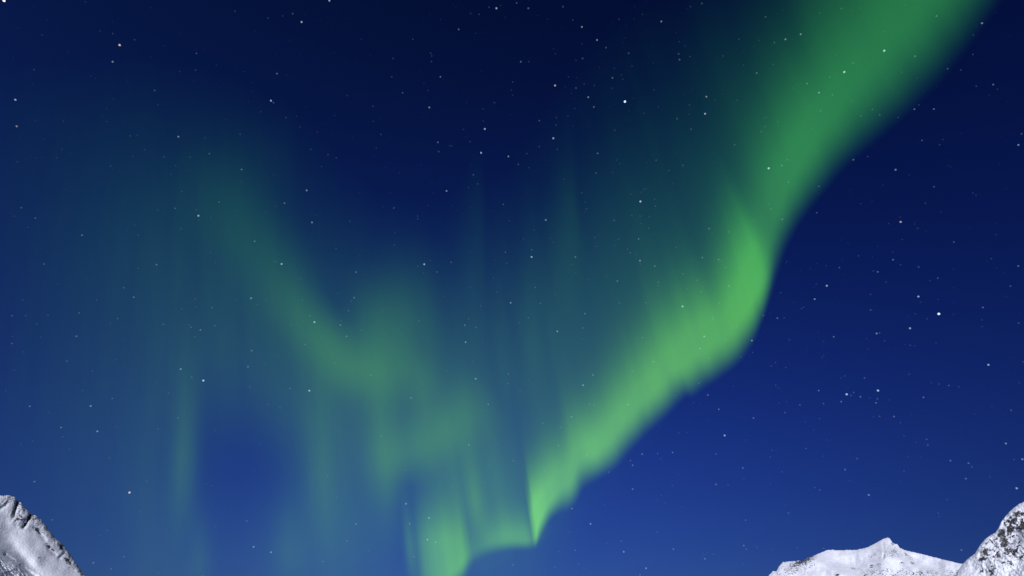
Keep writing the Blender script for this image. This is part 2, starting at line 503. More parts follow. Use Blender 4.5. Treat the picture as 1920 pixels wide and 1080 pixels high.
def curtain(name, keys, reach, parent=None, streak=0.10, fine=5.0, seed=1, bow=0.0, rag=0.1):
    """A hanging curtain. keys along its lower edge: x, y, strength, soft, plateau, fall, tail share, tail length (photo pixels)."""
    K = np.array(keys, float)
    e = catmull(K[:, :2], 24)
    seg = np.concatenate([[0], np.cumsum(np.hypot(*np.diff(e, axis=0).T))])
    sk = seg[::24]
    S_ = np.arange(0, seg[-1] + 1e-6, 3.0)
    ex = np.interp(S_, seg, e[:, 0]); ey = np.interp(S_, seg, e[:, 1])
    par = [pchip(sk, K[:, j], S_) for j in range(2, 8)]
    A, soft, plat, fall, tf, l2 = [p[None, :] for p in par]
    soft = soft * (1 + rag * fbm(S_ / 45.0, S_ * 0 + seed, 2, seed + 50, 0.6))[None, :]
    dd = np.concatenate([np.linspace(0, 120, 41), np.linspace(120, reach, max(8, int((reach - 120) / 9)))[1:]])[:, None]
    n = fbm(np.broadcast_to(S_[None] / (fine * 6), (len(dd), len(S_))), np.broadcast_to(dd / 420.0, (len(dd), len(S_))) + seed, 3, seed, 0.55)
    rise = sstep(0, 1, dd / soft) 
    x_ = np.clip(dd - soft * 0.75 - plat, 0, None)
    I = A * rise * ((1 - tf) * np.exp(-(x_ / fall) ** 1.5) + tf * np.exp(-np.clip(dd - soft, 0, None) / l2))
    I = I * (1 + streak * n * sstep(0, 60, dd)) * sstep(reach, reach * 0.45, dd)
    I = np.clip(I - 0.0015, 0, None)
    ux = ZENITH[0] - ex; uy = ZENITH[1] - ey; q = np.hypot(ux, uy); ux /= q; uy /= q
    X = ex[None] + ux[None] * dd; Y = ey[None] + uy[None] * dd
    P = lift(X, Y, np.broadcast_to(ex, X.shape), np.broadcast_to(ey, X.shape))
    if bow:      # the last rays of the sheet belly out sideways
        push = bow * sstep(seg[-1] - 130, seg[-1], S_)[None] * np.sin(math.pi * np.clip(dd / 250.0, 0, 1)) ** 1.0
        P = P + CR * (push / FPX * ((P - CAM) @ CF))[..., None]
    g, c = colours(I, Y)
    mx = np.maximum.reduce([I[:-1, :-1], I[1:, :-1], I[1:, 1:], I[:-1, 1:]])
    o = grid_mesh(name, P, GLOW, {"glow": g, "clear": c}, keep=mx > 0)
    under(o, parent)
    return o


def layer(name, field, box, alt, step, parent=None, thr=0.002):
    """a level sheet of glowing air at one altitude; field(x, y) is its strength where it shows at photo pixel (x, y)"""
    xs = np.arange(box[0], box[2] + 1, step); ys = np.arange(box[1], box[3] + 1, step)
    X, Y = np.meshgrid(xs, ys)
    I = np.clip(field(X, Y) - thr, 0, None)
    r = ray(X, Y)
    P = CAM + r * ((alt - CAM[2]) / r[..., 2:3])
    g, c = colours(I, Y)
    mx = np.maximum.reduce([I[:-1, :-1], I[1:, :-1], I[1:, 1:], I[:-1, 1:]])
    o = grid_mesh(name, P, GLOW, {"glow": g, "clear": c}, keep=mx > 0)
    under(o, parent)
    return o


def stroke(X, Y, keys):
    """soft brush line: keys x, y, strength, width on its outer side, width on its inner side"""
    K = np.array(keys, float)
    e = catmull(K[:, :2], 12)
    n = len(e) - 1
    best = np.full(X.shape, 1e9); pos = np.zeros(X.shape); side = np.zeros(X.shape)
    for i in range(n):
        x0, y0 = e[i]; dx, dy = e[i + 1] - e[i]
        t = np.clip(((X - x0) * dx + (Y - y0) * dy) / (dx * dx + dy * dy), 0, 1)
        d = np.hypot(X - x0 - t * dx, Y - y0 - t * dy)
        b = d < best
        best = np.where(b, d, best); pos = np.where(b, (i + t) / 12.0, pos)
        side = np.where(b, dx * (Y - y0) - dy * (X - x0), side)
    k = np.arange(len(K))
    A = np.interp(pos, k, K[:, 2]); w1 = np.interp(pos, k, K[:, 3]); w2 = np.interp(pos, k, K[:, 4])
    f = sstep(-1, 1, side / np.maximum(best, 1) / 40)
    w_ = w1 * f + w2 * (1 - f)
    return A * np.exp(-0.5 * (best / w_) ** 2)


def streaks(X, Y, seed, amp):
    """fine rays along the field lines"""
    a = (X - ZENITH[0]) / (Y - ZENITH[1]) * 3000.0
    return 1 + amp * fbm(a / 38.0, Y / 500.0 + seed, 3, seed, 0.55)


def at_alt(px, py):
    r = ray(px, py)
    return tuple(CAM + r * ((ALT - CAM[2]) / r[2]))


# main band: lower fold, upper fold, low tail
band = empty("aurora_band", at_alt(1200, 790))
tag(band, "bright green aurora band rising from its sharp low tip to the top edge", "aurora")
#            x     y     A    soft plat fall  tail  l2
curtain("lower_fold", [
    (1001, 1033, 0.0, 22, 36, 42, 0.10, 90), (1004, 1029, 0.15, 22, 38, 42, 0.10, 90), (1008, 1023, 0.36, 22, 40, 42, 0.10, 90), (1012, 1015, 0.48, 30, 44, 48, 0.10, 100), (1022, 997, 0.46, 36, 36, 52, 0.12, 130), (1036, 976, 0.41, 40, 32, 56, 0.15, 160),
    (1052, 966, 0.38, 48, 32, 58, 0.17, 180), (1067, 963, 0.36, 58, 32, 60, 0.19, 190), (1083, 946, 0.36, 60, 30, 62, 0.20, 200), (1096, 922, 0.36, 60, 32, 66, 0.22, 200),
    (1120, 906, 0.40, 60, 28, 64, 0.23, 210), (1156, 884, 0.39, 66, 30, 66, 0.24, 220), (1180, 856, 0.38, 66, 30, 70, 0.25, 230), (1212, 822, 0.37, 68, 34, 74, 0.26, 240),
    (1248, 790, 0.38, 68, 38, 76, 0.27, 240), (1274, 764, 0.37, 74, 44, 80, 0.28, 240), (1288, 750, 0.39, 70, 44, 80, 0.28, 240), (1302, 749, 0.39, 74, 48, 80, 0.28, 240),
    (1322, 734, 0.38, 74, 56, 80, 0.27, 240), (1354, 713, 0.37, 74, 54, 78, 0.26, 240), (1388, 686, 0.345, 72, 44, 74, 0.24, 230), (1413, 652, 0.33, 68, 50, 78, 0.20, 210),
    (1431, 610, 0.28, 60, 68, 80, 0.14, 180), (1441, 575, 0.245, 52, 68, 78, 0.07, 140), (1445, 559, 0.18, 48, 58, 74, 0.03, 110), (1449, 543, 0.09, 46, 52, 70, 0.0, 100), (1454, 525, 0.03, 46, 46, 70, 0.0, 100), (1459, 508, 0.0, 46, 40, 70, 0.0, 100)],
        640, band, 0.055, 7, 3, 15.0, 0.16)
curtain("upper_fold", [
    (1330, 740, 0.0, 60, 40, 120, 0.3, 260), (1372, 702, 0.03, 60, 40, 120, 0.3, 260), (1414, 640, 0.10, 60, 44, 120, 0.36, 260), (1443, 580, 0.165, 62, 48, 120, 0.38, 240), (1461, 520, 0.185, 68, 50, 110, 0.36, 230),
    (1482, 462, 0.205, 78, 50, 104, 0.28, 240), (1511, 414, 0.22, 86, 50, 102, 0.20, 240), (1549, 368, 0.225, 97, 50, 106, 0.17, 250), (1593, 318, 0.208, 108, 52, 106, 0.16, 260),
    (1648, 274, 0.195, 124, 54, 130, 0.17, 290), (1710, 222, 0.185, 138, 58, 148, 0.16, 290), (1772, 160, 0.18, 146, 64, 165, 0.18, 290), (1828, 92, 0.178, 150, 66, 170, 0.18, 290),
    (1880, 18, 0.178, 155, 68, 170, 0.18, 290), (1940, -72, 0.17, 160, 68, 170, 0.18, 290), (2005, -182, 0.14, 160, 68, 170, 0.18, 290), (2065, -292, 0.0, 160, 68, 170, 0.18, 290)], 640, band, 0.03, 7, 4, 0.0, 0.08)
curtain("low_tail", [
    (1040, 1010, 0.0, 26, 12, 34, 1.0, 120), (1022, 1020, 0.03, 26, 14, 34, 1.0, 120), (1010, 1029, 0.08, 24, 14, 34, 0.7, 120), (1003, 1033, 0.15, 24, 14, 34, 0.40, 120), (988, 1034, 0.25, 24, 14, 36, 0.26, 120), (955, 1036, 0.25, 26, 14, 36, 0.32, 130),
    (925, 1043, 0.19, 28, 12, 34, 0.40, 130), (900, 1054, 0.125, 30, 10, 34, 0.50, 130), (880, 1070, 0.125, 30, 10, 34, 0.55, 130), (862, 1092, 0.09, 30, 10, 34, 0.6, 130), (840, 1114, 0.03, 30, 10, 34, 0.6, 130), (815, 1130, 0.0, 30, 10, 34, 0.6, 130)], 320, band, 0.10, 4, 5)
curtain("low_patch", [
    (890, 1076, 0.0, 50, 40, 56, 0.2, 150), (882, 1083, 0.10, 50, 42, 56, 0.18, 150), (876, 1092, 0.19, 50, 46, 56, 0.16, 150), (866, 1106, 0.25, 50, 54, 58, 0.14, 150), (848, 1124, 0.28, 50, 72, 60, 0.12, 150), (828, 1134, 0.27, 50, 78, 62, 0.12, 150),
    (813, 1138, 0.22, 50, 80, 62, 0.1, 150), (802, 1140, 0.15, 50, 80, 62, 0.1, 150), (790, 1140, 0.06, 50, 80, 62, 0.1, 150), (776, 1140, 0.02, 50, 80, 62, 0.1, 150), (758, 1140, 0.0, 50, 80, 62, 0.1, 150)], 420, band, 0.12, 3, 6)


# left swirl: an arm, its curl and a lower curl
swirl = empty("aurora_swirl", at_alt(680, 720))
tag(swirl, "dim green U-shaped aurora swirl with a second curl below it", "aurora")
layer("swirl_arm", lambda X, Y: streaks(X, Y, 14, 0.10) * (
    stroke(X, Y, [(350, 250, 0.0, 60, 50), (400, 345, 0.012, 55, 46), (455, 430, 0.030, 52, 42), (515, 510, 0.042, 48, 38), (560, 582, 0.070, 38, 30), (602, 638, 0.086, 34, 30), (650, 686, 0.086, 32, 38), (705, 700, 0.072, 32, 46), (755, 690, 0.042, 34, 46), (800, 660, 0.0, 36, 40)])
    - 0.022 * blob(X, Y, 640, 590, 22, 50, -0.4) + 0.052 * blob(X, Y, 715, 628, 58, 56) + 0.026 * blob(X, Y, 752, 580, 50, 70, 0.2)), (200, 120, 1000, 900), 104e3, 7, swirl)
layer("lower_curl", lambda X, Y: streaks(X, Y, 15, 0.12) * (
    stroke(X, Y, [(930, 735, 0.0, 40, 40), (885, 765, 0.05, 44, 30), (840, 805, 0.088, 46, 25), (790, 838, 0.094, 48, 23), (748, 866, 0.062, 40, 26), (728, 905, 0.018, 34, 30), (735, 960, 0.0, 28, 28)])
    + 0.03 * blob(X, Y, 795, 742, 14, 42) + 0.03 * blob(X, Y, 716, 820, 26, 60)), (560, 560, 1100, 1080), 106e3, 7, swirl)

# faint single rays
RAYS = [  # foot x, y, half width, height, strength, label
    (338, 1060, 32, 430, 0.062, "faint teal vertical aurora ray standing alone between the left mountain and the swirl"),
    (612, 1080, 36, 430, 0.055, "wide faint aurora ray hanging straight below the left end of the swirl's curl"),
    (744, 1075, 30, 400, 0.038, "faint aurora ray hanging below the lower curl, beside the dark slot"),
    (902, 1030, 19, 200, 0.080, "short green aurora ray just above the bright low patch of the band"),
    (776, 1110, 10, 190, 0.075, "thin green aurora ray rising from the bottom edge left of the bright patch"),
    (372, 1140, 30, 200, 0.03, "very faint teal ray low over the bottom edge, near the lone ray's foot"),
    (540, 1130, 40, 210, 0.030, "broad pale aurora ray low over the bottom edge, below the wide ray"),
]
for fx, fy, hw, ht, A, lab in RAYS:
    ks = [(fx + hw * u * 1.0, fy - 4 * u, A * math.exp(-1.6 * u * u) * (0 if abs(u) > 1.9 else 1), ht * 0.5, ht * 0.05, ht * 0.42, 0.0, 100) for u in (-2, -1.5, -1, -0.5, 0, 0.5, 1, 1.5, 2)]
    tag(curtain("aurora_ray", ks, ht * 1.5, None, 0.10, 3, 20 + int(fx)), lab, "aurora ray", "faint aurora rays hanging over the valley")


# diffuse glow between the bands
def veil(X, Y):
    f = 0.014 * blob(X, Y, 240, 910, 110, 110) + 0.018 * blob(X, Y, 650, 1010, 80, 70) + 0.018 * blob(X, Y, 790, 710, 40, 50) + 0.006 * blob(X, Y, 120, 230, 260, 110) + 0.008 * blob(X, Y, 470, 330, 60, 70, 0.9) + 0.020 * blob(X, Y, 400, 470, 150, 130, 0.8) + 0.019 * blob(X, Y, 230, 500, 190, 150) + 0.036 * blob(X, Y, 500, 670, 150, 110)
    f += 0.016 * blob(X, Y, 310, 790, 70, 130) + 0.065 * blob(X, Y, 640, 810, 100, 120) + 0.062 * blob(X, Y, 850, 810, 110, 140)
    f += 0.030 * blob(X, Y, 970, 690, 130, 150) + 0.055 * blob(X, Y, 920, 950, 70, 90) + 0.016 * blob(X, Y, 1240, 330, 150, 230, 0.4)
    f += 0.030 * blob(X, Y, 590, 990, 80, 110) + 0.022 * blob(X, Y, 310, 1000, 50, 120) + 0.012 * blob(X, Y, 140, 760, 130, 110) + 0.010 * blob(X, Y, 670, 520, 100, 90) + 0.010 * blob(X, Y, 1070, 580, 90, 120)
    f += 0.012 * blob(X, Y, 893, 500, 20, 120) * sstep(918, 900, X - 0.02 * (Y - 500)) + 0.016 * blob(X, Y, 1066, 450, 24, 110, 0.08) * sstep(1096, 1076, X - 0.07 * (Y - 450))
    f += 0.010 * blob(X, Y, 995, 600, 14, 140) + 0.008 * blob(X, Y, 940, 640, 12, 120)
    f *= 1 - 0.42 * blob(X, Y, 762, 950, 24, 80, 0.1)
    f *= 1 - 0.75 * blob(X, Y, 455, 890, 90, 80)
    return f * streaks(X, Y, 16, 0.17)


tag(layer("aurora_veil", veil, (-400, -100, 1700, 1180), 112e3, 8, None, 0.004),
    "wide dim teal aurora veil spread over the left half of the sky", "aurora", kind="stuff")

# ------------------------------------------------------------------ stars
# read off the photo in 480 x 270 px tiles, four units to a photo pixel: x y brightness (w warm, b blue)
TILES = {
    (0, 0): "30 5 9w,897 338 8w,115 748 7,125 947 6w,845 463 6,845 252 3,1010 298 3,1762 84 3,1473 400 4,1467 525 3,1348 537 2,1160 678 4,1130 430 1,1622 487 1,255 523 3,315 262 2,750 232 2,1345 250 1,1338 1025 6,977 1019 3,1030 1014 2,1800 1007 3,1537 1034 2,800 912 2,473 908 2,265 904 1,1185 785 2,850 742 1,682 570 1,325 1042 1,640 12 2,1130 58 1,1830 537 1,800 817 1",
    (1, 0): "550 4 7,342 165 7,275 102 4,90 135 3,200 120 2,1803 62 7,1748 54 3,1835 42 2,1673 107 3,1608 99 2,1870 130 1,1520 220 5,1176 294 3,1384 146 1,790 294 1,1310 400 3,1318 420 3,1316 462 3,1028 438 3,1018 576 3,1383 576 5,157 552 5,112 755 7,131 770 4,1100 696 4,1300 806 6,1716 967 7,1790 771 3,1704 817 2,877 797 3,684 718 2,225 882 3,330 952 2,460 990 2,880 911 2,937 1008 3,590 866 1,1364 1067 5,1604 1062 3,1557 971 2,1705 908 2,1260 623 1,1290 678 2,35 838 2,305 872 1,1647 250 1,1915 675 2",
    (2, 0): "35 22 4,122 62 5,382 50 4b,456 150 3,524 202 6w,638 300 6,705 357 4,802 144 3,979 108 2,915 142 1,875 399 4,525 328 2,530 438 4,480 453 2,66 463 5,126 462 3,323 641 7w,754 584 5,767 512 2,655 506 1,820 562 2,832 595 2,900 495 2,480 660 4,541 630 3,617 640 3,424 576 2,484 583 1,400 650 1,572 729 6,614 802 5,847 762 9b,752 661 2,905 737 1,1065 674 3,1120 161 6b,1338 49 3,1424 26 4,1902 126 4,1703 294 3,1852 303 2,1250 404 4,1257 447 5b,1335 424 3,1298 345 2,1254 312 2,1582 420 3,1736 489 2,1835 548 5,1458 725 6w,1448 853 7,1330 788 3,1326 858 2,1238 890 4,1096 801 2,1688 752 3,1523 748 2,1343 969 4,988 851 2,855 898 1,772 977 3,205 905 4,333 883 3,330 937 3,420 870 2,470 815 2,455 945 1,310 1037 7,1870 988 4,1897 950 3,1907 880 3,1885 887 2,1575 705 1,5 615 3,5 714 2,445 700 1,1060 475 1,325 403 2,312 365 1,195 116 1,265 145 1",
    (3, 0): "550 63 4,387 97 3,245 257 6,131 295 6,48 319 4,37 483 3,867 234 3,872 380 8,1103 422 5,638 474 4,572 540 8,464 578 4,506 412 2,294 627 5,382 695 6,483 713 4,395 831 4,315 803 2,185 661 2,75 912 3,782 821 4,838 861 4,698 869 4,977 880 3,632 757 2,1002 541 3,1118 584 2,1264 120 5,1605 174 6,1540 263 3,1537 408 3,1348 515 4,1446 525 3,1562 647 3,1689 634 5,1720 669 2,1660 713 1,1098 819 5,1244 818 5,1131 787 3,1155 1053 4,1312 1046 2,1902 1004 4,332 962 2,350 350 1,1025 38 2,693 60 2,925 810 1",
    (0, 1): "465 40 2,425 103 2,130 133 2,275 102 1,830 165 3,995 95 2,1085 42 2,1229 96 3,1426 98 3,1570 73 4,1318 162 2,1812 191 5,1283 228 2,1364 357 3,1643 435 4,1314 482 4,1470 494 3,1488 538 7,1490 570 2,1582 553 2b,1185 494 2,1357 636 3,160 478 4,265 556 4,107 541 2,212 625 2,615 684 5,1010 607 2,950 653 1,1037 684 3,1174 905 5,1036 932 3,330 900 4,1580 816 2,1910 730 5,690 878 1,1180 840 1,927 1078 4,1615 895 1,330 1035 1,435 1047 1,760 745 1,1805 285 1,1765 495 1",
    (1, 1): "412 40 3,540 80 3,602 103 3,492 170 2,902 28 2,1370 57 4,1452 13 2,1467 14 2,1688 66 7,1893 93 6,1630 231 4,1662 299 3,1593 327 2,1429 352 6,1410 408 1,380 348 6,214 444 5,146 467 2,420 588 6,448 535 1,703 580 3,1033 480 4,1855 453 4,1212 540 3,1214 562 3,1290 463 1,1470 463 1,1040 667 2,1038 756 3,600 785 3,192 900 7,140 880 3,153 886 2,750 961 5,334 1010 3,1262 902 7,1213 917 3,1257 968 2,1308 873 2,1357 960 4,1464 887 4,1870 812 4,1880 895 3,1795 873 1,1780 1003 2,1608 1073 2,1610 812 1,775 838 1,953 468 1,135 231 1,1240 157 1,1075 215 1,1900 577 2,803 1020 1",
    (2, 1): "205 20 3,340 40 3,112 72 3,47 153 4,126 178 2,643 70 5,1670 5 4,1081 121 4,783 120 2,808 148 2,1013 138 1,1281 160 4,1176 200 3,1208 298 2,630 218 4,755 214 2,391 265 2,963 431 8b,990 340 3,1008 333 2,968 362 2,893 377 2,1069 414 3,1076 466 4,522 366 3,547 437 2,558 486 3,545 510 1,253 570 6,166 646 2,85 710 2,290 708 2,307 737 2,620 700 3,631 767 3,766 573 4,799 714 3,949 712 5,961 541 3,899 536 3,1030 546 3,970 597 3,1025 634 3,867 789 3,887 815 4,775 763 2,932 829 2,147 793 4,147 847 7,476 848 5w,445 905 2,478 967 2,575 1014 2,204 890 1,960 875 6,962 900 3,1071 916 5,790 1028 5,708 990 2,1098 1036 4,1098 1060 3,1282 975 4,1257 960 3,1428 852 5,1550 867 5,1573 877 3,1603 925 4,1704 930 3,1388 1022 4,1628 1064 5,1479 634 5,1500 667 2,1625 659 4,1814 575 3,1232 775 3,1355 872 2,1790 760 3,1075 675 1,1245 428 1,1545 416 1,174 1076 4,1825 985 2,1508 965 2,1217 601 1,1160 1056 2,1360 735 1,845 603 1",
    (3, 1): "5 182 8,104 161 5,145 118 4,153 286 4,381 317 4,640 118 5,957 193 6,748 94 3,1288 5 3,1878 7 6,1245 321 4,1180 445 3,23 487 4,10 447 3,107 564 5,96 622 2,366 515 4,695 447 2,995 584 7w,1122 632 3,1007 717 2,905 597 2,1098 600 2,992 548 2b,1395 736 4,1708 680 2,1675 860 3,1877 915 5,938 868 5,935 812 2,679 839 3,535 927 4,994 906 3,1130 922 4,823 959 5,790 952 3,1273 1006 4,1217 1024 2,885 1035 3,441 1063 7,1818 1066 4,362 1050 2,140 882 2,1537 368 2,1560 385 2,1300 508 1,437 912 2,368 895 1,1350 162 1,1370 172 1,1060 233 1,860 308 1,600 745 1,823 765 1,785 850 1,1390 940 1,318 935 1,375 55 2",
    (0, 2): "1003 69 5,725 90 3,170 90 3,91 208 4,193 206 3,594 187 4,360 203 3b,881 229 4,825 265 2,277 271 3,573 362 5,305 369 2,90 416 4,95 362 2,175 478 2,501 548 4,867 538 2,842 553 1,693 624 3,107 614 2,1465 82 3,1471 142 2,1590 148 4,1362 159 3,1883 76 6,1330 200 1,1485 215 1,1224 272 4,1417 278 3,1432 295 4,1503 314 5,1611 282 4,1462 367 3,1645 378 1,1888 470 5,1860 591 5,1355 608 6,1438 669 4,1525 694 8,1263 788 3,1167 709 2,1875 741 3,842 829 4,680 885 6,223 887 5,438 863 1,365 935 2,616 769 2,45 770 2,458 1046 5,730 1075 6,1336 974 4,1186 1055 3,871 1042 2,1610 1070 2,1775 85 2,1820 152 1",
    (1, 2): "78 90 2,11 125 3,349 89 3,403 208 4,359 244 2,438 256 7,260 278 3,617 39 2,736 73 5,714 99 3,693 171 4,638 246 3,632 278 5,679 363 5,790 314 3,950 172 2,368 423 4,163 516 2,588 564 4,862 655 4,63 571 2,254 754 4,400 770 7,88 873 3,180 897 3,1163 824 5,1204 748 2,1222 246 4,1125 584 2,1435 622 2,1594 232 3,1566 279 5,1648 296 4,1572 407 6,1685 132 3,1414 62 2,1500 310 1,1400 410 1,1697 407 2,1807 32 3,1910 111 6,1625 551 2,1648 681 6,1790 645 2,1893 646 4,1887 717 4,1847 594 1,1742 873 5,1717 916 3,1670 830 1,893 870 1,355 1020 1",
    (2, 2): "213 115 4,122 224 4,56 262 3b,340 325 6,548 192 5,532 300 4,530 382 2,322 47 2,103 90 1,805 113 4,1003 110 4,1279 138 7,1421 25 4,1318 8 3,1551 112 4,1237 70 1,977 371 4,1504 229 4,1442 363 6,1603 387 4,1408 453 5,1478 530 4,1800 92 3,1685 288 3,1799 394 6,1885 206 4,1072 455 2,1060 553 5,1100 575 3,990 512 2,1005 415 1,902 623 4,607 652 5,533 729 6,582 872 4,615 875 4,561 904 3,447 966 5,378 928 2,370 1046 4,233 1016 4,872 875 5,910 915 2,61 770 3,125 690 2,195 575 1,395 520 1,525 490 1,775 466 2b,550 570 1,1107 670 3,1128 618 2,1226 806 3,1402 714 4,1469 803 5,1551 910 5,1811 975 5,1660 738 2,1360 860 2,1805 483 3,1718 517 3,1777 505 1,1160 898 2,1097 898 2,425 785 1,1380 375 1,1460 997 1,1705 962 1,1108 1040 1",
    (3, 2): "95 36 3,350 83 6,267 145 3,251 155 3,70 226 5,121 224 3,193 108 1,770 48 3,771 165 4,1128 64 7,1144 107 2,1276 84 2,1281 194 9b,1106 194 2,1194 231 3,1385 200 1,1612 146 5,1880 263 4,1603 239 2,1605 290 2,1787 62 1,1065 302 7,815 341 6,837 337 4,875 396 3,493 366 5,418 401 2,740 377 1,160 388 3,378 328 1,1066 430 3,1100 434 2,1260 411 2,1025 423 1,752 460 2,418 507 2,405 523 2,57 559 3,23 584 3,133 597 3,1653 576 7,1915 553 3,575 660 3,547 675 2,724 674 4,1058 647 3,825 769 8,590 797 8,643 783 4,622 806 4,693 816 5,380 769 5,549 852 5,417 867 4,820 831 4,810 861 5,908 840 2,1166 820 5,1356 731 4,1430 741 3,1283 720 3,1225 711 2,239 876 4,128 936 4,387 980 3,280 1003 2,945 964 5,837 962 4,790 967 2,993 1010 3,1076 951 1,1823 917 4,1886 713 2,1680 889 1,137 853 2,83 862 2,345 1065 2,762 824 2,58 730 3,80 750 2,600 748 1,1555 945 1",
    (0, 3): "470 36 3,245 67 2,155 94 2,522 126 2,820 193 3,258 372 5,971 454 8w,1100 370 3,898 87 1,1548 391 2,1590 403 2,1052 598 2,393 659 4,803 739 3,1850 667 4,1617 707 2,1902 861 6,930 935 4,700 981 5,834 1026 4,1192 1055 2,1520 1078 3,1350 883 1,1428 512 1,755 775 2,1905 285 1",
    (1, 3): "940 30 4,1597 96 5,1612 22 2,537 328 3,390 215 2,560 385 1,467 430 1,605 489 3,812 300 1,850 397 1,1125 286 3,1124 538 6,1298 644 6,1152 688 5,1186 768 2,1285 807 6,1347 826 5,1186 935 4,750 690 5,682 815 4,846 890 3,501 972 4,112 902 6,1463 412 3,1753 242 3,1888 653 3,1716 377 2,1842 377 2,1845 298 1,1710 640 1,1670 973 2,1300 1018 2,1805 100 1,1352 449 1,25 85 2,1475 203 1",
    (2, 3): "425 42 2,347 101 4,562 172 4,735 83 2,243 293 3,371 430 3,173 108 1,1595 26 7,1250 8 3,1311 3 2,976 166 5,1092 161 4,1205 154 5,888 215 4,905 249 5,726 301 4,905 428 5,1532 164 4,1752 60 2,1731 269 5,1530 393 5,1620 397 3,1202 401 3,1740 350 2,449 574 5,589 689 6,820 818 4,838 898 6,716 838 2,473 887 4,353 897 3,500 990 3,322 1015 3,540 1022 2,1005 1022 6,960 1071 4,1211 879 5,1738 852 5,1757 878 4,1838 862 3,1438 914 3,1447 951 5,1423 935 2,1507 914 2,1463 903 2,1752 661 4,1088 750 3,1120 476 2,1090 508 2,1145 532 2,1275 561 2,1733 992 2,695 546 2,560 615 1,433 751 3,8 996 4,612 277 2,8 215 4,1900 466 1,1610 1028 1,757 648 1,1115 200 2,1252 318 1",
    (3, 3): "285 124 4,32 137 3,18 187 3,60 140 1,105 299 3,411 181 2,577 282 5,668 199 4,352 417 3,388 436 4,403 350 1,756 472 6,153 608 4,418 872 4,221 867 3,38 880 2,710 832 2,617 752 1,1020 27 3,1190 55 4,1199 97 4,1108 78 2,1368 215 5,1504 234 5,1530 261 4,1484 350 5,1664 338 2,1784 86 6,1846 207 3,1908 204 6,1865 422 7,1451 885 5,1277 608 3,1283 632 2,1344 507 3,1053 185 2,1020 293 3,1143 183 1,442 60 2,613 365 2,18 390 2,128 547 1,15 660 1",
}
stars = []
for (ti, tj), txt in TILES.items():
    for item in txt.split(","):
        a, b_, c = item.split()
        hue = c[-1] if c[-1] in "wb" else ""
        stars.append([480 * ti + int(a) / 4, 270 * tj + int(b_) / 4, int(c[0]), hue])
stars.sort(key=lambda s: (-s[2], s[0] * 7919 % 101))
singles, rest = stars[:298], stars[298:]

sm, t, N, L = new_mat("starlight")
out = N.new("ShaderNodeOutputMaterial"); e = N.new("ShaderNodeEmission"); tr = N.new("ShaderNodeBsdfTransparent"); ad = N.new("ShaderNodeAddShader")
oi = N.new("ShaderNodeObjectInfo"); L.new(oi.outputs["Color"], e.inputs["Color"])
L.new(e.outputs[0], ad.inputs[0]); L.new(tr.outputs[0], ad.inputs[1]); L.new(ad.outputs[0], out.inputs["Surface"])
sm.cycles.emission_sampling = 'NONE'
fm, t, N, L = new_mat("faint starlight")
out = N.new("ShaderNodeOutputMaterial"); e = N.new("ShaderNodeEmission"); tr = N.new("ShaderNodeBsdfTransparent"); ad = N.new("ShaderNodeAddShader")
at = N.new("ShaderNodeAttribute"); at.attribute_name = "light"; L.new(at.outputs["Color"], e.inputs["Color"])
L.new(e.outputs[0], ad.inputs[0]); L.new(tr.outputs[0], ad.inputs[1]); L.new(ad.outputs[0], out.inputs["Surface"])
fm.cycles.emission_sampling = 'NONE'

STAR_FAR = 60000.0
LIGHT = {1: 0.008, 2: 0.015, 3: 0.023, 4: 0.036, 5: 0.062, 6: 0.115, 7: 0.20, 8: 0.29, 9: 0.66}      # per wall of the ball; a ray meets two
SIZE = {1: 0.72, 2: 0.74, 3: 0.76, 4: 0.80, 5: 0.85, 6: 0.90, 7: 0.98, 8: 1.06, 9: 1.25}           # radius in 1/1024 of the frame width
TONE = {"": (0.66, 0.88, 1.0), "w": (1.0, 0.88, 0.76), "b": (0.60, 0.78, 1.0)}


def star_at(x, y, b):
    d = ray(x, y); n = np.linalg.norm(d)
    depth = STAR_FAR / n
    return CAM + d * depth, depth * 0.92 * SIZE[b] / (FPX * 1024 / 1920)


bm = bmesh.new(); bmesh.ops.create_icosphere(bm, subdivisions=2, radius=1.0)
star_mesh = bpy.data.meshes.new("star"); bm.to_mesh(star_mesh); bm.free()
for p in star_mesh.polygons: p.use_smooth = True
star_mesh.materials.append(sm)

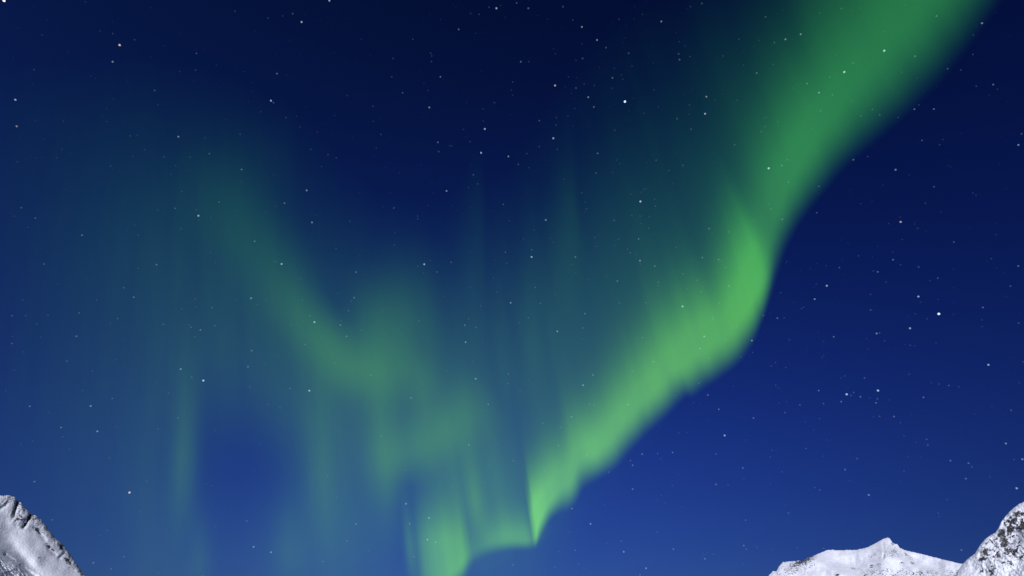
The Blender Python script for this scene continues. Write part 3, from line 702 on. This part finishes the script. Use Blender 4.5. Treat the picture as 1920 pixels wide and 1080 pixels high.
# --- what each star is called: the brightest by name, the others by their place beside those
NAMED = [
    (7, 1, "big cream star half cut off by the photo's top left corner", "the big corner star"),
    (224, 84, "bright cream star high at upper left, brightest near that corner", "the bright cream star at upper left"),
    (29, 187, "upper of the two bright stars near the left edge", "the upper left-edge star"),
    (31, 237, "lower, warmer one of the two bright stars near the left edge", "the lower left-edge star"),
    (617, 1, "white star half cut off by the top edge, left of the middle", "the star cut by the top edge"),
    (565, 41, "bright white star just below-left of the one cut by the top edge", "the bright star below that cut star"),
    (931, 15, "bright white star near the top edge at the middle of the sky", "the bright star at top centre"),
    (508, 189, "brighter star of a touching uneven pair in the upper left navy sky", "the touching uneven pair"),
    (909, 242, "bright white star in the navy gap, upper of a steep pair left of centre", "the upper star of the steep pair"),
    (902, 286, "bright white star in the navy gap, lower of a steep pair left of centre", "the lower star of the steep pair"),
    (1041, 160, "cream star in the navy gap, level with the brilliant blue-white one", "the cream star in the gap"),
    (1172, 190, "most brilliant blue-white star in the navy gap beside the upper green band", "the brilliant gap star"),
    (1322, 213, "oblong double-looking white star left of the upper green band", "the oblong star"),
    (1037, 259, "bright white star straight below the cream star in the navy gap", "the bright star below the cream one"),
    (1658, 95, "upper right of the two bright stars inside the upper green band", "the upper star inside the band"),
    (1583, 135, "lower left of the two bright stars inside the upper green band", "the lower star inside the band"),
    (372, 404, "brightest star in the teal glow at mid left, above the swirl's arm", "the bright teal-glow star"),
    (528, 495, "bright star on the edge of the swirl's arm with a faint companion beside it", "the star on the swirl's arm"),
    (795, 495, "brightest star above the swirl's curl, in the blue right of it", "the bright star right of the swirl"),
    (1201, 378, "bright blue-white star midway between the navy gap and the green bend", "the blue-white star above the bend"),
    (997, 482, "bright star just below a dimmer one, at the centre of the sky", "the bright mid-sky star"),
    (1441, 315, "brightest star on the left fringe of the band, above the green bend", "the star over the bend"),
    (1689, 416, "lone warm star in the dark blue right of the green bend", "the lone warm right-hand star"),
    (1550, 536, "", ""),
    (381, 713, "brightest star over the lone vertical ray, at lower left", "the star over the lone ray"),
    (589, 604, "bright star shining through the left arm of the green swirl", "the star inside the swirl"),
    (580, 732, "bright star below the bottom of the swirl's curl", "the star below the swirl"),
    (1280, 574, "brightest star on the upper fringe of the green band, left of the bend", "the star on the band's fringe"),
    (1722, 556, "white star just above-left of the brilliant star right of the aurora", "the companion of the right brilliant star"),
    (1760, 588, "brilliant blue-white star in the blue right of the aurora, brightest there", "the right brilliant star"),
    (1706, 615, "white star just below-left of the brilliant star right of the aurora", "the star below-left of the right brilliant"),
    (1853, 684, "lone white star near the right edge below the brilliant one", "the lone right-edge star"),
    (1646, 732, "right one of two equal bright stars low in the blue right of the band", "the right equal star"),
    (1587, 739, "left one of two equal bright stars low in the blue right of the band", "the left equal star"),
    (1359, 816, "lone bright star in the blue below the lower green band", "the lone star below the band"),
    (242, 923, "orange-white star above the left mountain's slope, brightest at lower left", "the orange-white low star"),
    (1906, 915, "white star just above the right mountain's crest", "the star above the right mountain"),
    (761, 944, "star in the dark slot between two rays left of the bright low patch", "the star in the dark slot"),
    (1107, 982, "star in the blue right of the sharp green tip", "the star right of the green tip"),
    (1629, 928, "star high above the pointed middle peak", "the star above the middle peak"),
    (508, 1035, "star low in the pale blue, right of the dark blue hollow", "the low star in pale blue"),
    (1211, 1065, "star at the bottom edge in the open blue right of the green tip", "the open-blue bottom star"),
    (1045, 621, "star in the teal between the swirl and the main band", "the star between swirl and band"),
    (892, 642, "star right of the swirl's curl in the teal blue", "the star right of the curl"),
    (804, 971, "star above the bright low green patch", "the star above the low patch"),
    (170, 761, "star at far lower left above the left mountain", "the star far above the left mountain"),
    (1909, 271, "white star at the right edge level with the upper band's foot", "the upper right-edge star"),
]
DIRS = ["right of", "below-right of", "straight below", "below-left of", "left of", "above-left of", "straight above", "above-right of"]
ORD = ["nearest", "second nearest", "third nearest", "fourth nearest", "fifth nearest"]
WORD = {1: "very faint", 2: "very faint", 3: "faint", 4: "dim", 5: "small", 6: "clear", 7: "bright", 8: "bright", 9: "brilliant"}
names = {}
anchors = []
for x, y, lab, ref in NAMED:
    if not lab:
        continue
    i = min(range(len(singles)), key=lambda k: math.hypot(singles[k][0] - x, singles[k][1] - y))
    if math.hypot(singles[i][0] - x, singles[i][1] - y) < 6:
        names[i] = lab
        anchors.append((i, ref))
used = set(names.values())


def octant(dx, dy):
    return int(((math.degrees(math.atan2(dy, dx)) + 22.5) % 360) // 45)


for i, s in enumerate(singles):
    if i in names:
        continue
    options = []
    for k, ref in anchors:
        ax, ay = singles[k][:2]
        o8 = octant(s[0] - ax, s[1] - ay); d = math.hypot(s[0] - ax, s[1] - ay)
        rank = sum(1 for j, q in enumerate(singles) if j != k and octant(q[0] - ax, q[1] - ay) == o8 and math.hypot(q[0] - ax, q[1] - ay) < d)
        if rank < 5:
            options.append((d * (1 + 0.35 * rank), rank, o8, ref))
    options.sort()
    for _, rank, o8, ref in options + [(0, 0, 0, "the main band")]:
        tone = {"": "", "w": "warm ", "b": "bluish "}[s[3]]
        lab = f"{WORD[s[2]]} {tone}star, {ORD[rank]} {DIRS[o8]} {ref}"
        if lab not in used:
            break
    else:
        lab = f"{WORD[s[2]]} star about {round(s[0] / 19.2)} percent across and {round(s[1] / 10.8)} percent down the photo"
    used.add(lab); names[i] = lab

first = None
for i, (x, y, b_, hue) in enumerate(singles):
    P, r = star_at(x, y, b_)
    if first is None:
        o = first = bpy.data.objects.new("star", star_mesh)
    else:
        o = first.copy()
    C.objects.link(o)
    o.location = P
    o.scale = (r, r, r)
    o.color = tuple(LIGHT[b_] * c for c in TONE[hue]) + (1.0,)
    tag(o, names[i], "star", "stars of the night sky")

# the faintest stars, beyond counting, as one mesh
rng = random.Random(11)
for k in range(620):                                 # star dust under the grain of the photo
    x, y = rng.uniform(-60, 1980), rng.uniform(-60, 1080)
    if (x < 170 and y > 900) or (x > 1420 and y > 930):
        continue
    rest.append([x, y, 1, rng.choice(["", "", "b", "w"])])
base = bmesh.new(); bmesh.ops.create_icosphere(base, subdivisions=1, radius=1.0)
bv = np.array([v.co[:] for v in base.verts]); base.verts.index_update()
bf = np.array([[v.index for v in f.verts] for f in base.faces]); base.free()
V, F, COL = [], [], []
for k, (x, y, b_, hue) in enumerate(rest):
    P, r = star_at(x, y, b_)
    F.append(bf + len(V) * len(bv)); V.append(bv * r + P)
    f_ = LIGHT[b_] * (rng.uniform(0.25, 0.7) if k >= len(rest) - 600 else 1.0)
    COL.append(np.tile(np.array([f_ * c for c in TONE[hue]] + [1.0]), (len(bv), 1)))
me = bpy.data.meshes.new("faint_stars")
me.from_pydata(np.vstack(V).tolist(), [], np.vstack(F).tolist())
ca = me.color_attributes.new("light", 'FLOAT_COLOR', 'POINT'); ca.data.foreach_set("color", np.vstack(COL).astype(np.float32).ravel())
me.materials.append(fm)
o = bpy.data.objects.new("faint_stars", me); C.objects.link(o)
tag(o, "faintest stars, dusted over the whole night sky", "stars", kind="stuff")
